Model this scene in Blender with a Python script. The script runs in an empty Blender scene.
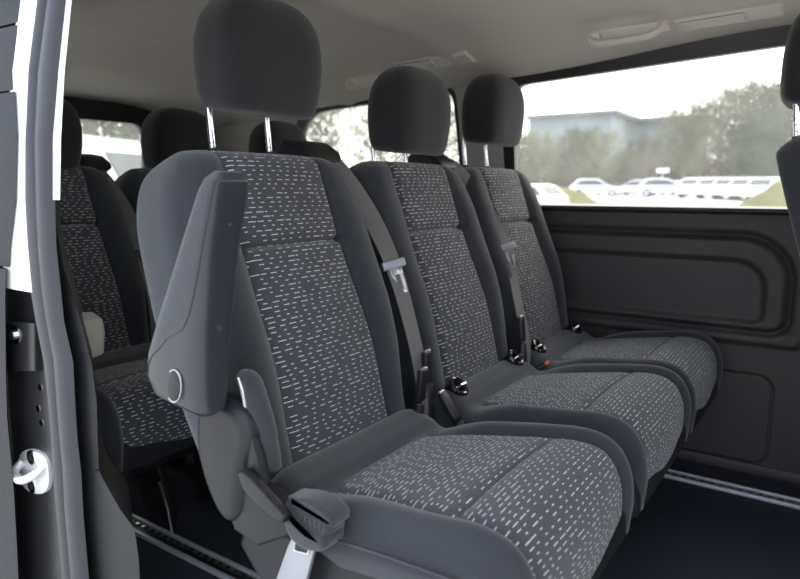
import bpy, bmesh, math, random
from mathutils import Vector, Matrix
random.seed(7)
SC = bpy.context.scene
COL = SC.collection
PI = math.pi

# ------------------------------------------------------------------ materials
def lin(c):
    return tuple((v / 12.92 if v <= .04045 else ((v + .055) / 1.055) ** 2.4) for v in c)

def mat(name, col, rough=.6, metal=0., bump=0., bscale=300., spec=.5, sheen=0., vary=0., coat=0.):
    m = bpy.data.materials.new(name)
    m.use_nodes = True
    nt = m.node_tree
    b = nt.nodes['Principled BSDF']
    b.inputs['Base Color'].default_value = (*col, 1)
    b.inputs['Roughness'].default_value = rough
    b.inputs['Metallic'].default_value = metal
    b.inputs['Specular IOR Level'].default_value = spec
    if sheen:
        b.inputs['Sheen Weight'].default_value = sheen
        b.inputs['Sheen Roughness'].default_value = .5
    if coat:
        b.inputs['Coat Weight'].default_value = coat
    if bump or vary:
        tc = nt.nodes.new('ShaderNodeTexCoord')
        nz = nt.nodes.new('ShaderNodeTexNoise')
        nz.inputs['Scale'].default_value = bscale
        nz.inputs['Detail'].default_value = 2
        nt.links.new(tc.outputs['Object'], nz.inputs['Vector'])
        if bump:
            bp = nt.nodes.new('ShaderNodeBump')
            bp.inputs['Strength'].default_value = bump
            bp.inputs['Distance'].default_value = .002
            nt.links.new(nz.outputs['Fac'], bp.inputs['Height'])
            nt.links.new(bp.outputs['Normal'], b.inputs['Normal'])
        if vary:
            mx = nt.nodes.new('ShaderNodeMix')
            mx.data_type = 'RGBA'
            mx.inputs[6].default_value = (*[c * (1 - vary) for c in col], 1)
            mx.inputs[7].default_value = (*[min(1, c * (1 + vary)) for c in col], 1)
            nt.links.new(nz.outputs['Fac'], mx.inputs[0])
            nt.links.new(mx.outputs[2], b.inputs['Base Color'])
    return m

def dash_fabric(name, base, dash, rowh=.0092, cell=.024):
    """charcoal weave with short pale dashes in staggered rows; UV is in metres"""
    m = mat(name, base, .95, bump=.35, bscale=1500, spec=.2, sheen=.25)
    nt = m.node_tree
    N, L = nt.nodes.new, nt.links.new
    b = nt.nodes['Principled BSDF']
    uv = N('ShaderNodeUVMap')
    sp = N('ShaderNodeSeparateXYZ')
    L(uv.outputs['UV'], sp.inputs[0])
    def mth(op, a, c=None, d=None):
        n = N('ShaderNodeMath')
        n.operation = op
        for i, v in enumerate((a, c, d)):
            if v is None: continue
            if isinstance(v, (int, float)): n.inputs[i].default_value = v
            else: L(v, n.inputs[i])
        return n.outputs[0]
    row = mth('DIVIDE', sp.outputs['Y'], rowh)
    rf = mth('FLOOR', row)
    rr = mth('FRACT', row)
    w1 = N('ShaderNodeTexWhiteNoise')
    w1.noise_dimensions = '1D'
    L(rf, w1.inputs['W'])
    col = mth('ADD', mth('DIVIDE', sp.outputs['X'], cell), mth('MULTIPLY', w1.outputs['Value'], 7.3))
    cf = mth('FLOOR', col)
    cr = mth('FRACT', col)
    cb = N('ShaderNodeCombineXYZ')
    L(cf, cb.inputs[0]); L(rf, cb.inputs[1])
    w2 = N('ShaderNodeTexWhiteNoise')
    w2.noise_dimensions = '2D'
    L(cb.outputs[0], w2.inputs['Vector'])
    s2 = N('ShaderNodeSeparateXYZ')
    L(w2.outputs['Color'], s2.inputs[0])
    ln = mth('ADD', mth('MULTIPLY', mth('POWER', s2.outputs[0], 2.5), .55), .26)
    st = mth('MULTIPLY', s2.outputs[1], .25)
    m1 = mth('MULTIPLY', mth('GREATER_THAN', cr, st), mth('LESS_THAN', cr, mth('ADD', st, ln)))
    m2 = mth('MULTIPLY', mth('GREATER_THAN', rr, .40), mth('LESS_THAN', rr, .58))
    pres = mth('GREATER_THAN', s2.outputs[2], .06)
    mk_ = mth('MULTIPLY', mth('MULTIPLY', m1, m2), pres)
    mx = N('ShaderNodeMix')
    mx.data_type = 'RGBA'
    L(mk_, mx.inputs[0])
    mx.inputs[6].default_value = (*base, 1)
    mx.inputs[7].default_value = (*dash, 1)
    L(mx.outputs[2], b.inputs['Base Color'])
    return m

def glass(name, dirt=.1, tint=(.97, .98, .97)):
    """thin pane: clear, a little mirror reflection, a milky film of road dirt"""
    m = bpy.data.materials.new(name)
    m.use_nodes = True
    nt = m.node_tree
    nt.nodes.clear()
    N, L = nt.nodes.new, nt.links.new
    out = N('ShaderNodeOutputMaterial')
    tr = N('ShaderNodeBsdfTransparent'); tr.inputs[0].default_value = (*tint, 1)
    tl = N('ShaderNodeBsdfTranslucent'); tl.inputs[0].default_value = (.9, .9, .88, 1)
    gl = N('ShaderNodeBsdfGlossy'); gl.inputs['Roughness'].default_value = .02
    fr = N('ShaderNodeFresnel'); fr.inputs[0].default_value = 1.2
    tc = N('ShaderNodeTexCoord')
    nz = N('ShaderNodeTexNoise'); nz.inputs['Scale'].default_value = 9; nz.inputs['Detail'].default_value = 6
    L(tc.outputs['Object'], nz.inputs['Vector'])
    mr = N('ShaderNodeMapRange')
    mr.inputs[1].default_value = .3; mr.inputs[2].default_value = .7
    mr.inputs[3].default_value = dirt * .7; mr.inputs[4].default_value = dirt * 1.3
    L(nz.outputs['Fac'], mr.inputs[0])
    m1 = N('ShaderNodeMixShader'); L(mr.outputs[0], m1.inputs[0]); L(tr.outputs[0], m1.inputs[1]); L(tl.outputs[0], m1.inputs[2])
    m2 = N('ShaderNodeMixShader'); L(fr.outputs[0], m2.inputs[0]); L(m1.outputs[0], m2.inputs[1]); L(gl.outputs[0], m2.inputs[2])
    L(m2.outputs[0], out.inputs[0])
    return m

M = {
    'fabric':   mat('plain_charcoal_fabric', (.031, .033, .039), .95, bump=.6, bscale=700, spec=.25, sheen=.3, vary=.35),
    'striker':  mat('bright_zinc', (.78, .78, .78), .45, .55),
    'bed':      mat('vent_recess', (.03, .027, .025), .7),
    'headrest': mat('headrest_fabric', (.021, .021, .0225), .95, bump=.5, bscale=700, spec=.2, sheen=.25, vary=.35),
    'dash':     dash_fabric('dash_pattern_fabric', (.055, .056, .064), (.60, .61, .63)),
    'plastic':  mat('grey_black_plastic', (.018, .019, .022), .36, spec=.28, bump=.15, bscale=900),
    'arm':      mat('armrest_plastic', (.030, .033, .039), .32, spec=.4, bump=.12, bscale=900),
    'black':    mat('black_plastic', (.012, .012, .013), .45),
    'gloss':    mat('glossy_black', (.010, .010, .011), .12, coat=.5),
    'chrome':   mat('chrome', (.75, .75, .76), .12, 1.),
    'steel':    mat('brushed_steel', (.55, .55, .57), .32, 1.),
    'alu':      mat('anodised_aluminium', (.62, .63, .66), .5, .5),
    'silverp':  mat('silver_plate', (.36, .37, .40), .45, .6, bump=.1, bscale=200),
    'belt':     mat('belt_webbing', (.13, .127, .12), .7, bump=.3, bscale=1800, sheen=.2),
    'head':     mat('headliner', (.66, .61, .57), .95, bump=.25, bscale=1200, spec=.1),
    'headtrim': mat('headliner_plastic', (.72, .67, .63), .6),
    'pillar':   mat('pillar_plastic', (.48, .445, .41), .7, bump=.1, bscale=900),
    'panel':    mat('door_card_plastic', (.055, .046, .045), .55, bump=.2, bscale=700),
    'ledge':    mat('sill_plastic', (.03, .03, .032), .35),
    'carpet':   mat('navy_carpet', (.040, .045, .058), .95, bump=1., bscale=500, spec=.15, vary=.35),
    'rubber':   mat('seal_rubber', (.028, .030, .037), .42, bump=.06, bscale=500),
    'doorp':    mat('door_trim_plastic', (.012, .013, .017), .6, bump=.12, bscale=700),
    'white':    mat('white_paint', (.88, .88, .87), .25, coat=.4),
    'darkp':   mat('dark_pillar_plastic', (.020, .020, .022), .3, bump=.05, bscale=400),  # one even near-black colour for the lower pillar parts
    'trimp':    mat('lower_trim_plastic', (.012, .0125, .015), .55, bump=.2, bscale=900),
    'armlit':    mat('door_lit_armrest_fabric', (.30, .285, .24), .9, bump=.4, bscale=900, sheen=.2),  # armrest fabric with the light from the door put into its colour
    'red':      mat('red_button', (.75, .09, .05), .4),
    'glass_f':  glass('dusty_window_glass', .055),
    'glass_r':  glass('rear_window_glass', .07, (.8, .82, .8)),
    # outdoors
    'asphalt':  mat('pale_asphalt', (.60, .59, .57), .9, vary=.1, bscale=.8),
    'turf':     mat('winter_grass', (.13, .125, .04), .95, vary=.45, bscale=1.6),
    'carwhite': mat('car_white_paint', (.82, .83, .85), .3, coat=.5),
    'cargrey':  mat('car_grey_paint', (.25, .27, .30), .3, coat=.5),
    'carglass': mat('car_glass', (.05, .06, .07), .1),
    'tyre':     mat('tyre', (.02, .02, .02), .8),
    'bark':     mat('bark', (.16, .13, .10), .9),
    'leafa':    mat('bare_twig_olive', (.13, .135, .075), .9, vary=.5, bscale=.6),
    'leafb':    mat('bare_twig_grey', (.085, .085, .062), .9, vary=.5, bscale=.6),
    'leafc':    mat('evergreen', (.022, .050, .026), .9, vary=.4, bscale=.8),
    'wallg':    mat('building_cladding', (.22, .26, .28), .8, vary=.06, bscale=.2),
    'roofg':    mat('building_roof', (.10, .11, .12), .7),
    'wallb':    mat('pale_blue_cladding', (.55, .62, .68), .8),
    'sign':     mat('white_sign', (.85, .85, .83), .5),
}

# ------------------------------------------------------------------ helpers
def tag(o, label=None, cat=None, group=None, kind=None):
    if label: o['label'] = label
    if cat: o['category'] = cat
    if group: o['group'] = group
    if kind: o['kind'] = kind
    return o

def thing(name, loc=(0, 0, 0), label=None, cat=None, group=None, rz=0):
    o = bpy.data.objects.new(name, None)
    o.empty_display_size = .05
    COL.objects.link(o)
    o.location = loc
    o.rotation_euler = (0, 0, rz)
    return tag(o, label, cat, group)

def mk(name, verts, faces, m, parent=None, uvs=None, org=(0, 0, 0), smooth=True, bevel=0, fix=True, kind=None, label=None):
    me = bpy.data.meshes.new(name)
    me.from_pydata([(v[0] - org[0], v[1] - org[1], v[2] - org[2]) for v in verts], [], faces)
    if uvs:
        lay = me.uv_layers.new(name='UVMap')
        for p in me.polygons:
            for li in p.loop_indices:
                lay.data[li].uv = uvs[me.loops[li].vertex_index]
    bm = bmesh.new()
    bm.from_mesh(me)
    if fix:
        bmesh.ops.remove_doubles(bm, verts=bm.verts, dist=1e-5)
        bmesh.ops.recalc_face_normals(bm, faces=bm.faces)
    loose = [v for v in bm.verts if not v.link_faces]
    if loose: bmesh.ops.delete(bm, geom=loose, context='VERTS')
    if bevel:
        es = [e for e in bm.edges if len(e.link_faces) == 2 and e.calc_face_angle(0) > .5]
        bmesh.ops.bevel(bm, geom=es, offset=bevel, segments=3, profile=.5, affect='EDGES', clamp_overlap=True)
    for f in bm.faces: f.smooth = smooth
    for e in bm.edges:
        if len(e.link_faces) == 2 and e.calc_face_angle(0) > .7: e.smooth = False
    bm.to_mesh(me)
    bm.free()
    me.materials.append(m)
    o = bpy.data.objects.new(name, me)
    COL.objects.link(o)
    if parent is not None: o.parent = parent
    if kind: o['kind'] = kind
    if label: o['label'] = label
    return o

class Mesh:
    """collects shapes that make up ONE part"""
    def __init__(s): s.v, s.f = [], []
    def add(s, v, f):
        n = len(s.v)
        s.v += [tuple(p) for p in v]
        s.f += [tuple(i + n for i in q) for q in f]
        return s
    def box(s, c, size, rot=None):
        x, y, z = (d / 2 for d in size)
        vs = [Vector((a * x, b * y, d * z)) for a in (-1, 1) for b in (-1, 1) for d in (-1, 1)]
        if rot is not None: vs = [rot @ v for v in vs]
        vs = [v + Vector(c) for v in vs]
        return s.add(vs, [(0, 1, 3, 2), (4, 6, 7, 5), (0, 4, 5, 1), (2, 3, 7, 6), (0, 2, 6, 4), (1, 5, 7, 3)])
    def loft(s, rings, close=True, caps=True):
        n = len(rings[0]); v = [p for r in rings for p in r]; f = []
        for i in range(len(rings) - 1):
            for j in range(n if close else n - 1):
                k = (j + 1) % n
                f.append((i * n + j, i * n + k, (i + 1) * n + k, (i + 1) * n + j))
        if caps and close:
            f.append(tuple(range(n)))
            f.append(tuple((len(rings) - 1) * n + j for j in reversed(range(n))))
        return s.add(v, f)
    def tube(s, pts, r, n=10, caps=True):
        pts = [Vector(p) for p in pts]
        rings, up = [], None
        for i, p in enumerate(pts):
            t = (pts[min(i + 1, len(pts) - 1)] - pts[max(i - 1, 0)]).normalized()
            if up is None: up = t.orthogonal().normalized()
            up = (up - t * up.dot(t)).normalized()
            sd = t.cross(up)
            rr = r[i] if isinstance(r, (list, tuple)) else r
            rings.append([p + (up * math.cos(a) + sd * math.sin(a)) * rr for a in [2 * PI * k / n for k in range(n)]])
        return s.loft(rings, True, caps)
    def disc(s, c, axis, r, h, n=24):
        a = Vector(axis).normalized()
        return s.tube([Vector(c), Vector(c) + a * h], r, n)
    def ring(s, c, axis, r, rr, n=28, k=8):
        a = Vector(axis).normalized(); u = a.orthogonal().normalized(); w = a.cross(u)
        v, f = [], []
        for i in range(n):
            t = 2 * PI * i / n; d = u * math.cos(t) + w * math.sin(t)
            for j in range(k):
                q = 2 * PI * j / k
                v.append(Vector(c) + d * (r + rr * math.cos(q)) + a * rr * math.sin(q))
        for i in range(n):
            for j in range(k):
                f.append((i * k + j, ((i + 1) % n) * k + j, ((i + 1) % n) * k + (j + 1) % k, i * k + (j + 1) % k))
        return s.add(v, f)
    def ribbon(s, pts, dirs, w, th=.0025):
        pts = [Vector(p) for p in pts]; rings = []
        for i, p in enumerate(pts):
            t = (pts[min(i + 1, len(pts) - 1)] - pts[max(i - 1, 0)]).normalized()
            d = Vector(dirs[i] if isinstance(dirs, list) else dirs)
            d = (d - t * d.dot(t)).normalized(); nn = t.cross(d)
            rings.append([p + d * w / 2 + nn * th / 2, p + d * w / 2 - nn * th / 2, p - d * w / 2 - nn * th / 2, p - d * w / 2 + nn * th / 2])
        return s.loft(rings)
    def prism(s, prof, y0, y1, r=.008, k=4, bulge=None):
        """solid from an XZ outline between y0 and y1 with the edges of both caps rounded by r"""
        n = len(prof)
        ar = sum(prof[i][0] * prof[(i + 1) % n][1] - prof[(i + 1) % n][0] * prof[i][1] for i in range(n))
        sg = 1 if ar > 0 else -1
        def inset(d):
            out = []
            for i in range(n):
                a, b, c = (Vector(prof[(i + q) % n]) for q in (-1, 0, 1))
                e1, e2 = (b - a), (c - b)
                if e1.length < 1e-9: e1 = e2
                if e2.length < 1e-9: e2 = e1
                e1.normalize(); e2.normalize()
                n1 = Vector((-e1.y, e1.x)) * sg; n2 = Vector((-e2.y, e2.x)) * sg
                nn = n1 + n2
                if nn.length < 1e-6: nn = n1
                nn.normalize()
                out.append(b + nn * d / max(.6, nn.dot(n1)))
            return out
        rings = []
        for q in range(k + 1):
            t = PI / 2 * q / k            # 0: flat cap, 90: full outline
            rings.append([(p.x, y0 + r * (1 - math.cos(t)), p.y) for p in inset(r * (1 - math.sin(t)))])
        for q in range(k, -1, -1):
            t = PI / 2 * q / k
            rings.append([(p.x, y1 - r * (1 - math.cos(t)), p.y) for p in inset(r * (1 - math.sin(t)))])
        return s.loft(rings)
    def build(s, name, m, parent=None, **k):
        return mk(name, s.v, s.f, m, parent, **k)

def spline(pts, n):
    """Catmull-Rom through the points, n samples per span"""
    P = [Vector(p) for p in pts]
    P = [P[0] * 2 - P[1]] + P + [P[-1] * 2 - P[-2]]
    out = []
    for i in range(1, len(P) - 2):
        for k in range(n):
            t = k / n
            a, b, c, d = P[i - 1:i + 3]
            out.append(.5 * ((2 * b) + (c - a) * t + (2 * a - 5 * b + 4 * c - d) * t * t + (3 * b - a - 3 * c + d) * t ** 3))
    out.append(P[-2].copy())
    return out

def interp(x, xs, ys):
    if x <= xs[0]: return ys[0]
    for i in range(1, len(xs)):
        if x <= xs[i]: return ys[i - 1] + (ys[i] - ys[i - 1]) * (x - xs[i - 1]) / (xs[i] - xs[i - 1])
    return ys[-1]

def smooth(a, b, x):
    t = max(0., min(1., (x - a) / (b - a)))
    return t * t * (3 - 2 * t)

def gaus(x, w): return math.exp(-(x / w) ** 2)

def copy_tree(o, parent=None):
    c = o.copy()
    COL.objects.link(c)
    c.parent = parent
    for ch in list(o.children): copy_tree(ch, c)
    return c

# ------------------------------------------------------------------ seats
SX = -.60                                     # the seat's own origin lies under the cushion
ORG = (SX, 0, 0)

def columns(a, w, nb=14, ni=26):
    """y stations: dense at the outer edge, exact lines at the two seams"""
    out = []
    for k in range(nb): out.append(-(a + (w - a) * math.cos(PI / 2 * k / nb) ** .8))
    for k in range(ni + 1): out.append(-a + 2 * a * (k / ni))
    for k in range(nb - 1, -1, -1): out.append(a + (w - a) * math.cos(PI / 2 * k / nb) ** .8)
    return out
NB, NI = 14, 26

def build_backrest(root):
    L, tx, tz = .648, -.306, .952             # up along the recline
    nx, nz = .952, .306
    bx, bz = -.768 - .062 * nx, .42 - .062 * nz
    seam = .447
    ss = sorted(set([L * k / 54 for k in range(55)] + [seam + d for d in (-.012, -.006, 0, .006, .012)] +
                    [L - d for d in (.002, .006, .012, .02, .03)] + [.004, .01, .02]))
    fv, bv, uv = [], [], []
    for s in ss:
        w = interp(s, [0, .08, .2, .36, .50, .66], [.232, .238, .254, .264, .258, .255])
        c = s - (L - .17)
        if c > 0: w = w - .085 + .085 * math.sqrt(max(0, 1 - (c / .1705) ** 2))
        a = min(interp(s, [0, .08, .45, .62, .66], [.148, .147, .138, .133, .131]), w - .02)
        top = L - s
        for y in columns(a, w):
            e = w - abs(y)
            g = math.sqrt(max(0, 1 - max(0, 1 - e / .045) ** 2))
            g *= math.sqrt(max(0, 1 - max(0, 1 - top / .045) ** 2))
            g *= math.sqrt(max(0, 1 - max(0, 1 - s / .03) ** 2)) * .9 + .1
            h = .062
            if abs(y) > a:
                q = (abs(y) - a) / (w - a)
                h += interp(s, [0, .1, .3, .5, .62], [.004, .012, .026, .018, .0]) * math.sin(PI * min(1, q * 1.15)) ** .8 if q < .87 else 0
            else:
                h += .007 * (1 - (y / a) ** 2) + .006 * math.sin(PI * min(1, s / seam)) if s < seam else .006 * (1 - (y / a) ** 2)
                h -= .016 * gaus(s - seam, .0075)
            h -= .009 * gaus(abs(y) - a, .005)
            h -= .004 * gaus(e - .017, .0035)
            h += .010 * gaus(s - .22, .12)
            fv.append((bx + tx * s + nx * h * g, y, bz + tz * s + nz * h * g))
            gb = max(0, 1 - max(0, 1 - e / .03) ** 3) ** (1 / 3) * max(0, 1 - max(0, 1 - top / .04) ** 3) ** (1 / 3) * min(1, .2 + s / .05)
            bv.append((bx + tx * s - nx * .100 * gb, y, bz + tz * s - nz * .100 * gb))
            uv.append((y, s))
    nc = 2 * NB + NI + 1
    ins, oth = [], []
    for i in range(len(ss) - 1):
        for j in range(nc - 1):
            q = (i * nc + j, i * nc + j + 1, (i + 1) * nc + j + 1, (i + 1) * nc + j)
            (ins if NB <= j < NB + NI else oth).append(q)
    nv = len(fv)
    back = [(q[3] + nv, q[2] + nv, q[1] + nv, q[0] + nv) for q in ins + oth]
    b = mk('backrest', fv + bv, oth + back, M['fabric'], root, org=ORG)
    mk('backrest_insert', fv, ins, M['dash'], root, uvs=uv, org=ORG, fix=False, label='charcoal fabric panel with pale dashes')
    return b

CUSH = spline([(-.845, 0, .385), (-.815, 0, .432), (-.768, 0, .468), (-.720, 0, .459), (-.680, 0, .445), (-.57, 0, .461),
               (-.455, 0, .477), (-.375, 0, .486), (-.325, 0, .474), (-.297, 0, .435), (-.289, 0, .38), (-.295, 0, .315)], 7)

def build_cushion(root):
    n = len(CUSH)
    fv, uv = [], []
    acc = 0
    i0 = 4 * 7                                # insert starts behind the roll
    for i, p in enumerate(CUSH):
        t = (CUSH[min(i + 1, n - 1)] - CUSH[max(i - 1, 0)]).normalized()
        nn = Vector((-t.z, 0, t.x))
        if i: acc += (p - CUSH[i - 1]).length
        w = interp(p.x if i < 60 else -.25, [-.84, -.75, -.6, -.47, -.35, -.28], [.225, .24, .262, .268, .266, .262])
        a = interp(p.x if i < 60 else -.25, [-.70, -.67, -.45, -.30], [.150, .152, .190, .200])
        for y in columns(a, w):
            e = w - abs(y)
            r = .058
            g = math.sqrt(max(0, 1 - max(0, 1 - e / r) ** 2))
            h = -.055 * (1 - g)
            if abs(y) < a and i >= i0:
                h += .008 * (1 - (y / a) ** 2) - .009 * gaus(p.x + .428, .008) * (1 if p.z > .45 else 0)
            if i >= i0: h -= .005 * gaus(abs(y) - a, .004)
            h += -.006 * gaus((i - i0) / 7 * .06, .02)
            if abs(y) > a and i > i0: h += .015 * math.sin(PI * min(1, (abs(y) - a) / (w - a) * 1.25)) * smooth(i0, i0 + 8, i) if (abs(y) - a) / (w - a) < .8 else 0
            q = p + nn * h
            fv.append((q.x, y, q.z))
            uv.append((y, acc))
    nc = 2 * NB + NI + 1
    ins, oth = [], []
    for i in range(n - 1):
        for j in range(nc - 1):
            q = (i * nc + j, i * nc + j + 1, (i + 1) * nc + j + 1, (i + 1) * nc + j)
            (ins if NB <= j < NB + NI and i >= i0 else oth).append(q)
    # side walls and underside
    lv = list(fv)
    base = len(lv)
    for i, p in enumerate(CUSH):
        for sgn, j in ((-1, 0), (1, nc - 1)):
            v = fv[i * nc + j]
            t = (CUSH[min(i + 1, n - 1)] - CUSH[max(i - 1, 0)]).normalized()
            nn = Vector((-t.z, 0, t.x))
            q = Vector(v) - nn * .022
            lv.append((q.x, v[1] + .006 * -sgn, q.z))
            q = Vector(v) - nn * .03
            lv.append((q.x, v[1] - sgn * .05, q.z))
    for i in range(n - 1):
        for s_ in (0, 1):
            e0, e1 = i * nc + (0 if s_ == 0 else nc - 1), (i + 1) * nc + (0 if s_ == 0 else nc - 1)
            a0, a1 = base + i * 4 + s_ * 2, base + (i + 1) * 4 + s_ * 2
            oth.append((e0, e1, a1, a0)); oth.append((a0, a1, a1 + 1, a0 + 1))
        oth.append((base + i * 4 + 1, base + (i + 1) * 4 + 1, base + (i + 1) * 4 + 3, base + i * 4 + 3))
    mk('cushion', lv, oth, M['fabric'], root, org=ORG)
    for sg in (-1, 1):
        Mesh().tube([(x, sg * yy, z) for x, yy, z in ((-.66, .266, .424), (-.58, .270, .434), (-.48, .273, .442), (-.38, .272, .444), (-.335, .262, .425), (-.315, .250, .39))], .0032, 8).build(
            'piping', M['arm'], root, org=ORG)
    mk('cushion_insert', fv, ins, M['dash'], root, uvs=uv, org=ORG, fix=False, label='charcoal fabric panel with pale dashes')

def build_headrest(root, z0):
    zs = [0, .003, .009, .020, .040, .07, .10, .13, .155, .178, .198, .212, .220, .2245]
    ws = [.095, .110, .119, .125, .130, .1345, .1365, .1355, .131, .122, .107, .087, .062, .02]
    ds = [.040, .053, .060, .064, .067, .069, .070, .069, .066, .060, .050, .038, .026, .008]
    rings = []
    for z, w, d in zip(zs, ws, ds):
        r = []
        for k in range(56):
            a = 2 * PI * k / 56
            ca, sa = math.cos(a), math.sin(a)
            e = 2 / 3.9
            x = d * math.copysign(abs(ca) ** e, ca)
            y = w * math.copysign(abs(sa) ** e, sa)
            gv = 1 - .035 * gaus(abs(y) - .082, .003)
            xo = -.985 - .012 * (1 - z / .22) + (x * gv)
            r.append((xo, y, z0 + z - .10 * x * (1 - z / .2245)))
        rings.append(r)
    h = Mesh().loft(rings).build('headrest', M['headrest'], root, org=ORG)
    for y in (-.078, .078):
        p = Mesh().tube([(-1.046, y, .985), (-1.054, y, 1.03), (-1.062, y, z0 + .012), (-1.045, y, z0 + .06)], .0062, 12)
        for k in range(3): p.ring((-1.056 - .0022 * k, y, 1.040 + .014 * k), (-.16, 0, 1), .0062, .0012, 16, 6)
        p.build('headrest_post', M['chrome'], h, org=ORG, label='chrome headrest post')
        Mesh().tube([(-1.048, y, 1.0), (-1.053, y, 1.030)], [.014, .011], 16).build('post_sleeve', M['black'], h, org=ORG, label='black post sleeve')
    return h

def build_base(root, lift=.40, feet=True):
    b = Mesh()
    prof = [(-.80, .395), (-.82, .34), (-.72, .235), (-.40, .235), (-.285, .31), (-.285, .35), (-.31, .43), (-.45, .425), (-.62, .405)]
    b.prism(prof, -.256, .256, .015)
    b.build('seat_base', M['plastic'], root, org=ORG)
    if feet:
        for y in (-.20, .20):
            for x0, x1 in ((-.74, -.86), (-.52, -.49)):
                f = Mesh()
                f.prism([(x0 - .04, .26), (x1 - .05, .03), (x1 - .06, .013), (x1 + .06, .013), (x1 + .05, .03), (x0 + .05, .26)], y - .022, y + .022, .004, 2)
                f.tube([(x1 + .02, y - .03, .05), (x1 + .02, y + .03, .05)], .012, 12)
                f.build('leg', M['black'], root, org=ORG)

def build_guide(root, y=.20):
    g = Mesh()
    g.prism([(-1.105, .97), (-1.115, 1.04), (-1.085, 1.065), (-1.03, 1.058), (-.992, 1.035), (-.985, 1.015), (-1.02, 1.0)], y - .05, y + .05, .012)
    g.build('belt_guide', M['black'], root, org=ORG)

def build_buckle(root, pos, lean, red=False, name='belt_buckle'):
    d = Vector(lean).normalized()
    side = d.cross(Vector((0, 1, 0))).normalized()
    R = Matrix((side, Vector((0, 1, 0)), d)).transposed()
    p = Vector(pos)
    m = Mesh().tube([p - d * .16, p - d * .04], .012, 8)
    m.box(p, (.015, .028, .072), R)
    b = m.build(name, M['black'], root, org=ORG, bevel=.004)
    Mesh().box(p + d * .0375, (.010, .022, .006), R).build('release_button', M['red'] if red else M['steel'], b, org=ORG, bevel=.0015,
                                                        label='red release button' if red else 'pale buckle mouth')

def build_sockets(root):
    for y in (-.165, .165):
        c = Vector((-.738, y, .475)); ax = Vector((.72, 0, .70)).normalized()
        s = Mesh().ring(c, ax, .022, .007)
        s.disc(c - ax * .04, ax, .0225, .034)
        b = s.build('anchor_socket', M['gloss'], root, org=ORG)
        Mesh().tube([c + Vector((0, -.015, .0)), c + Vector((.012, -.010, .010)), c + Vector((.012, .010, .010)), c + Vector((0, .015, 0))], .003, 8).build(
            'anchor_bar', M['chrome'], b, org=ORG, label='chrome anchor bar')

def make_seat(c, hz, label, group):
    r = thing('van_seat', (SX, c, 0), label, 'van seat', group)
    build_backrest(r)
    build_cushion(r)
    build_headrest(r, hz)
    build_base(r)
    return r

GF, GR = 'seats of the middle row', 'seats of the rear row'
C1, C2, C3 = .952, 1.496, 1.996
seat_far = make_seat(C3, 1.098, 'patterned seat next to the window panel, raised headrest against the far window', GF)
plain = [o for o in seat_far.children]

seat_mid = copy_tree(seat_far)
seat_mid.location.y = C2
seat_mid['label'] = 'patterned seat between the nearest seat and the window seat, headrest pushed low'
for ch in seat_mid.children:
    if ch.name.startswith('headrest'):
        ch.location.z = -.052
        for q in ch.children:
            q.location.z = 0
seat_near = copy_tree(seat_far)
seat_near.location.y = C1
seat_near['label'] = 'large nearest patterned seat with upright side armrest and silver anchor plate'

rear_lab = ['dark rear row seat beside the open door pillar, partly behind the nearest seat',
            'middle seat of the dark rear row, headrest beside the rear window',
            'rear row seat by the far quarter window, only its headrest top showing']
rear = []
for c, lab in zip((1.0, 1.52, 2.02), rear_lab):
    r = copy_tree(seat_mid)
    r.location = (SX - 1.02, c, 0)
    for ch in r.children:
        if ch.name.startswith('headrest'): ch.location.z = -.088
    r['label'] = lab
    r['group'] = GR
    rear.append(r)
front = copy_tree(seat_far)
front.location = (SX + .968, 1.93, 0)
front.scale = (1, 1, 1.07)
for ch in front.children:
    if ch.name.startswith('headrest'):
        ch.location = (-.065, 0, -.022)
        for q in ch.children: q.location.x = .038
front['label'] = 'front row seat seen from behind at the frame edge, chrome post showing'
del front['group']

for s in (seat_far, seat_mid): build_sockets(s)
build_guide(seat_near); build_guide(seat_mid)
build_buckle(seat_near, (-.735, .205, .525), (.1, .02, 1))
build_buckle(seat_mid, (-.765, -.268, .545), (-.05, -.02, 1))
build_buckle(seat_mid, (-.715, -.252, .455), (-.5, -.05, .75))
build_buckle(seat_far, (-.745, -.285, .55), (-.12, .05, 1))
build_buckle(seat_mid, (-.700, .232, .432), (.75, .1, .6), True)
build_guide(rear[0])

# --- extra parts of the nearest seat
NO = (SX, C1, 0)
def arm_section(t):
    """depth range (x back, x split, x front) and z along the armrest, t=0 bottom"""
    zz = [.610, .622, .650, .690, .756, .866, .945, .963, .974]
    xb = [-.868, -.892, -.902, -.890, -.855, -.793, -.748, -.735, -.722]
    xf = [-.776, -.762, -.760, -.757, -.750, -.730, -.708, -.704, -.708]
    yh = [.014, .028, .034, .035, .035, .034, .033, .030, .020]
    q = [k / 8 for k in range(9)]
    return [interp(t, q, a) for a in (zz, xb, xf, yh)]
fab, pla = Mesh(), Mesh()
AY = .620
rf_, rp_ = [], []
for k in range(49):
    z, xb, xf, yh = arm_section(k / 48)
    cx, hx = (xb + xf) / 2, (xf - xb) / 2
    ring = []
    A0 = interp(z, [.60, .65, .68, .705, .77, .86, .955, .975], [172, 165, 125, 100, 78, 66, 62, 60]) * PI / 180
    def pt(a, grow=0):
        ca, sa = math.cos(a), math.sin(a)
        e = 2 / 4.2
        return (cx + (hx + grow) * math.copysign(abs(ca) ** e, ca), AY + (yh + grow) * math.copysign(abs(sa) ** e, sa), z - .10 * (math.copysign(abs(ca) ** e, ca) * hx))
    rp_.append([pt(-A0 + 2 * A0 * j / 40) for j in range(41)])
    rf_.append([pt(A0 + (2 * PI - 2 * A0) * j / 40, .0015) for j in range(41)])
pla.loft(rp_, close=True); fab.loft(rf_, close=True)
arm = pla.build('armrest', M['arm'], seat_near, org=NO, label='grey plastic armrest shell')
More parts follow.
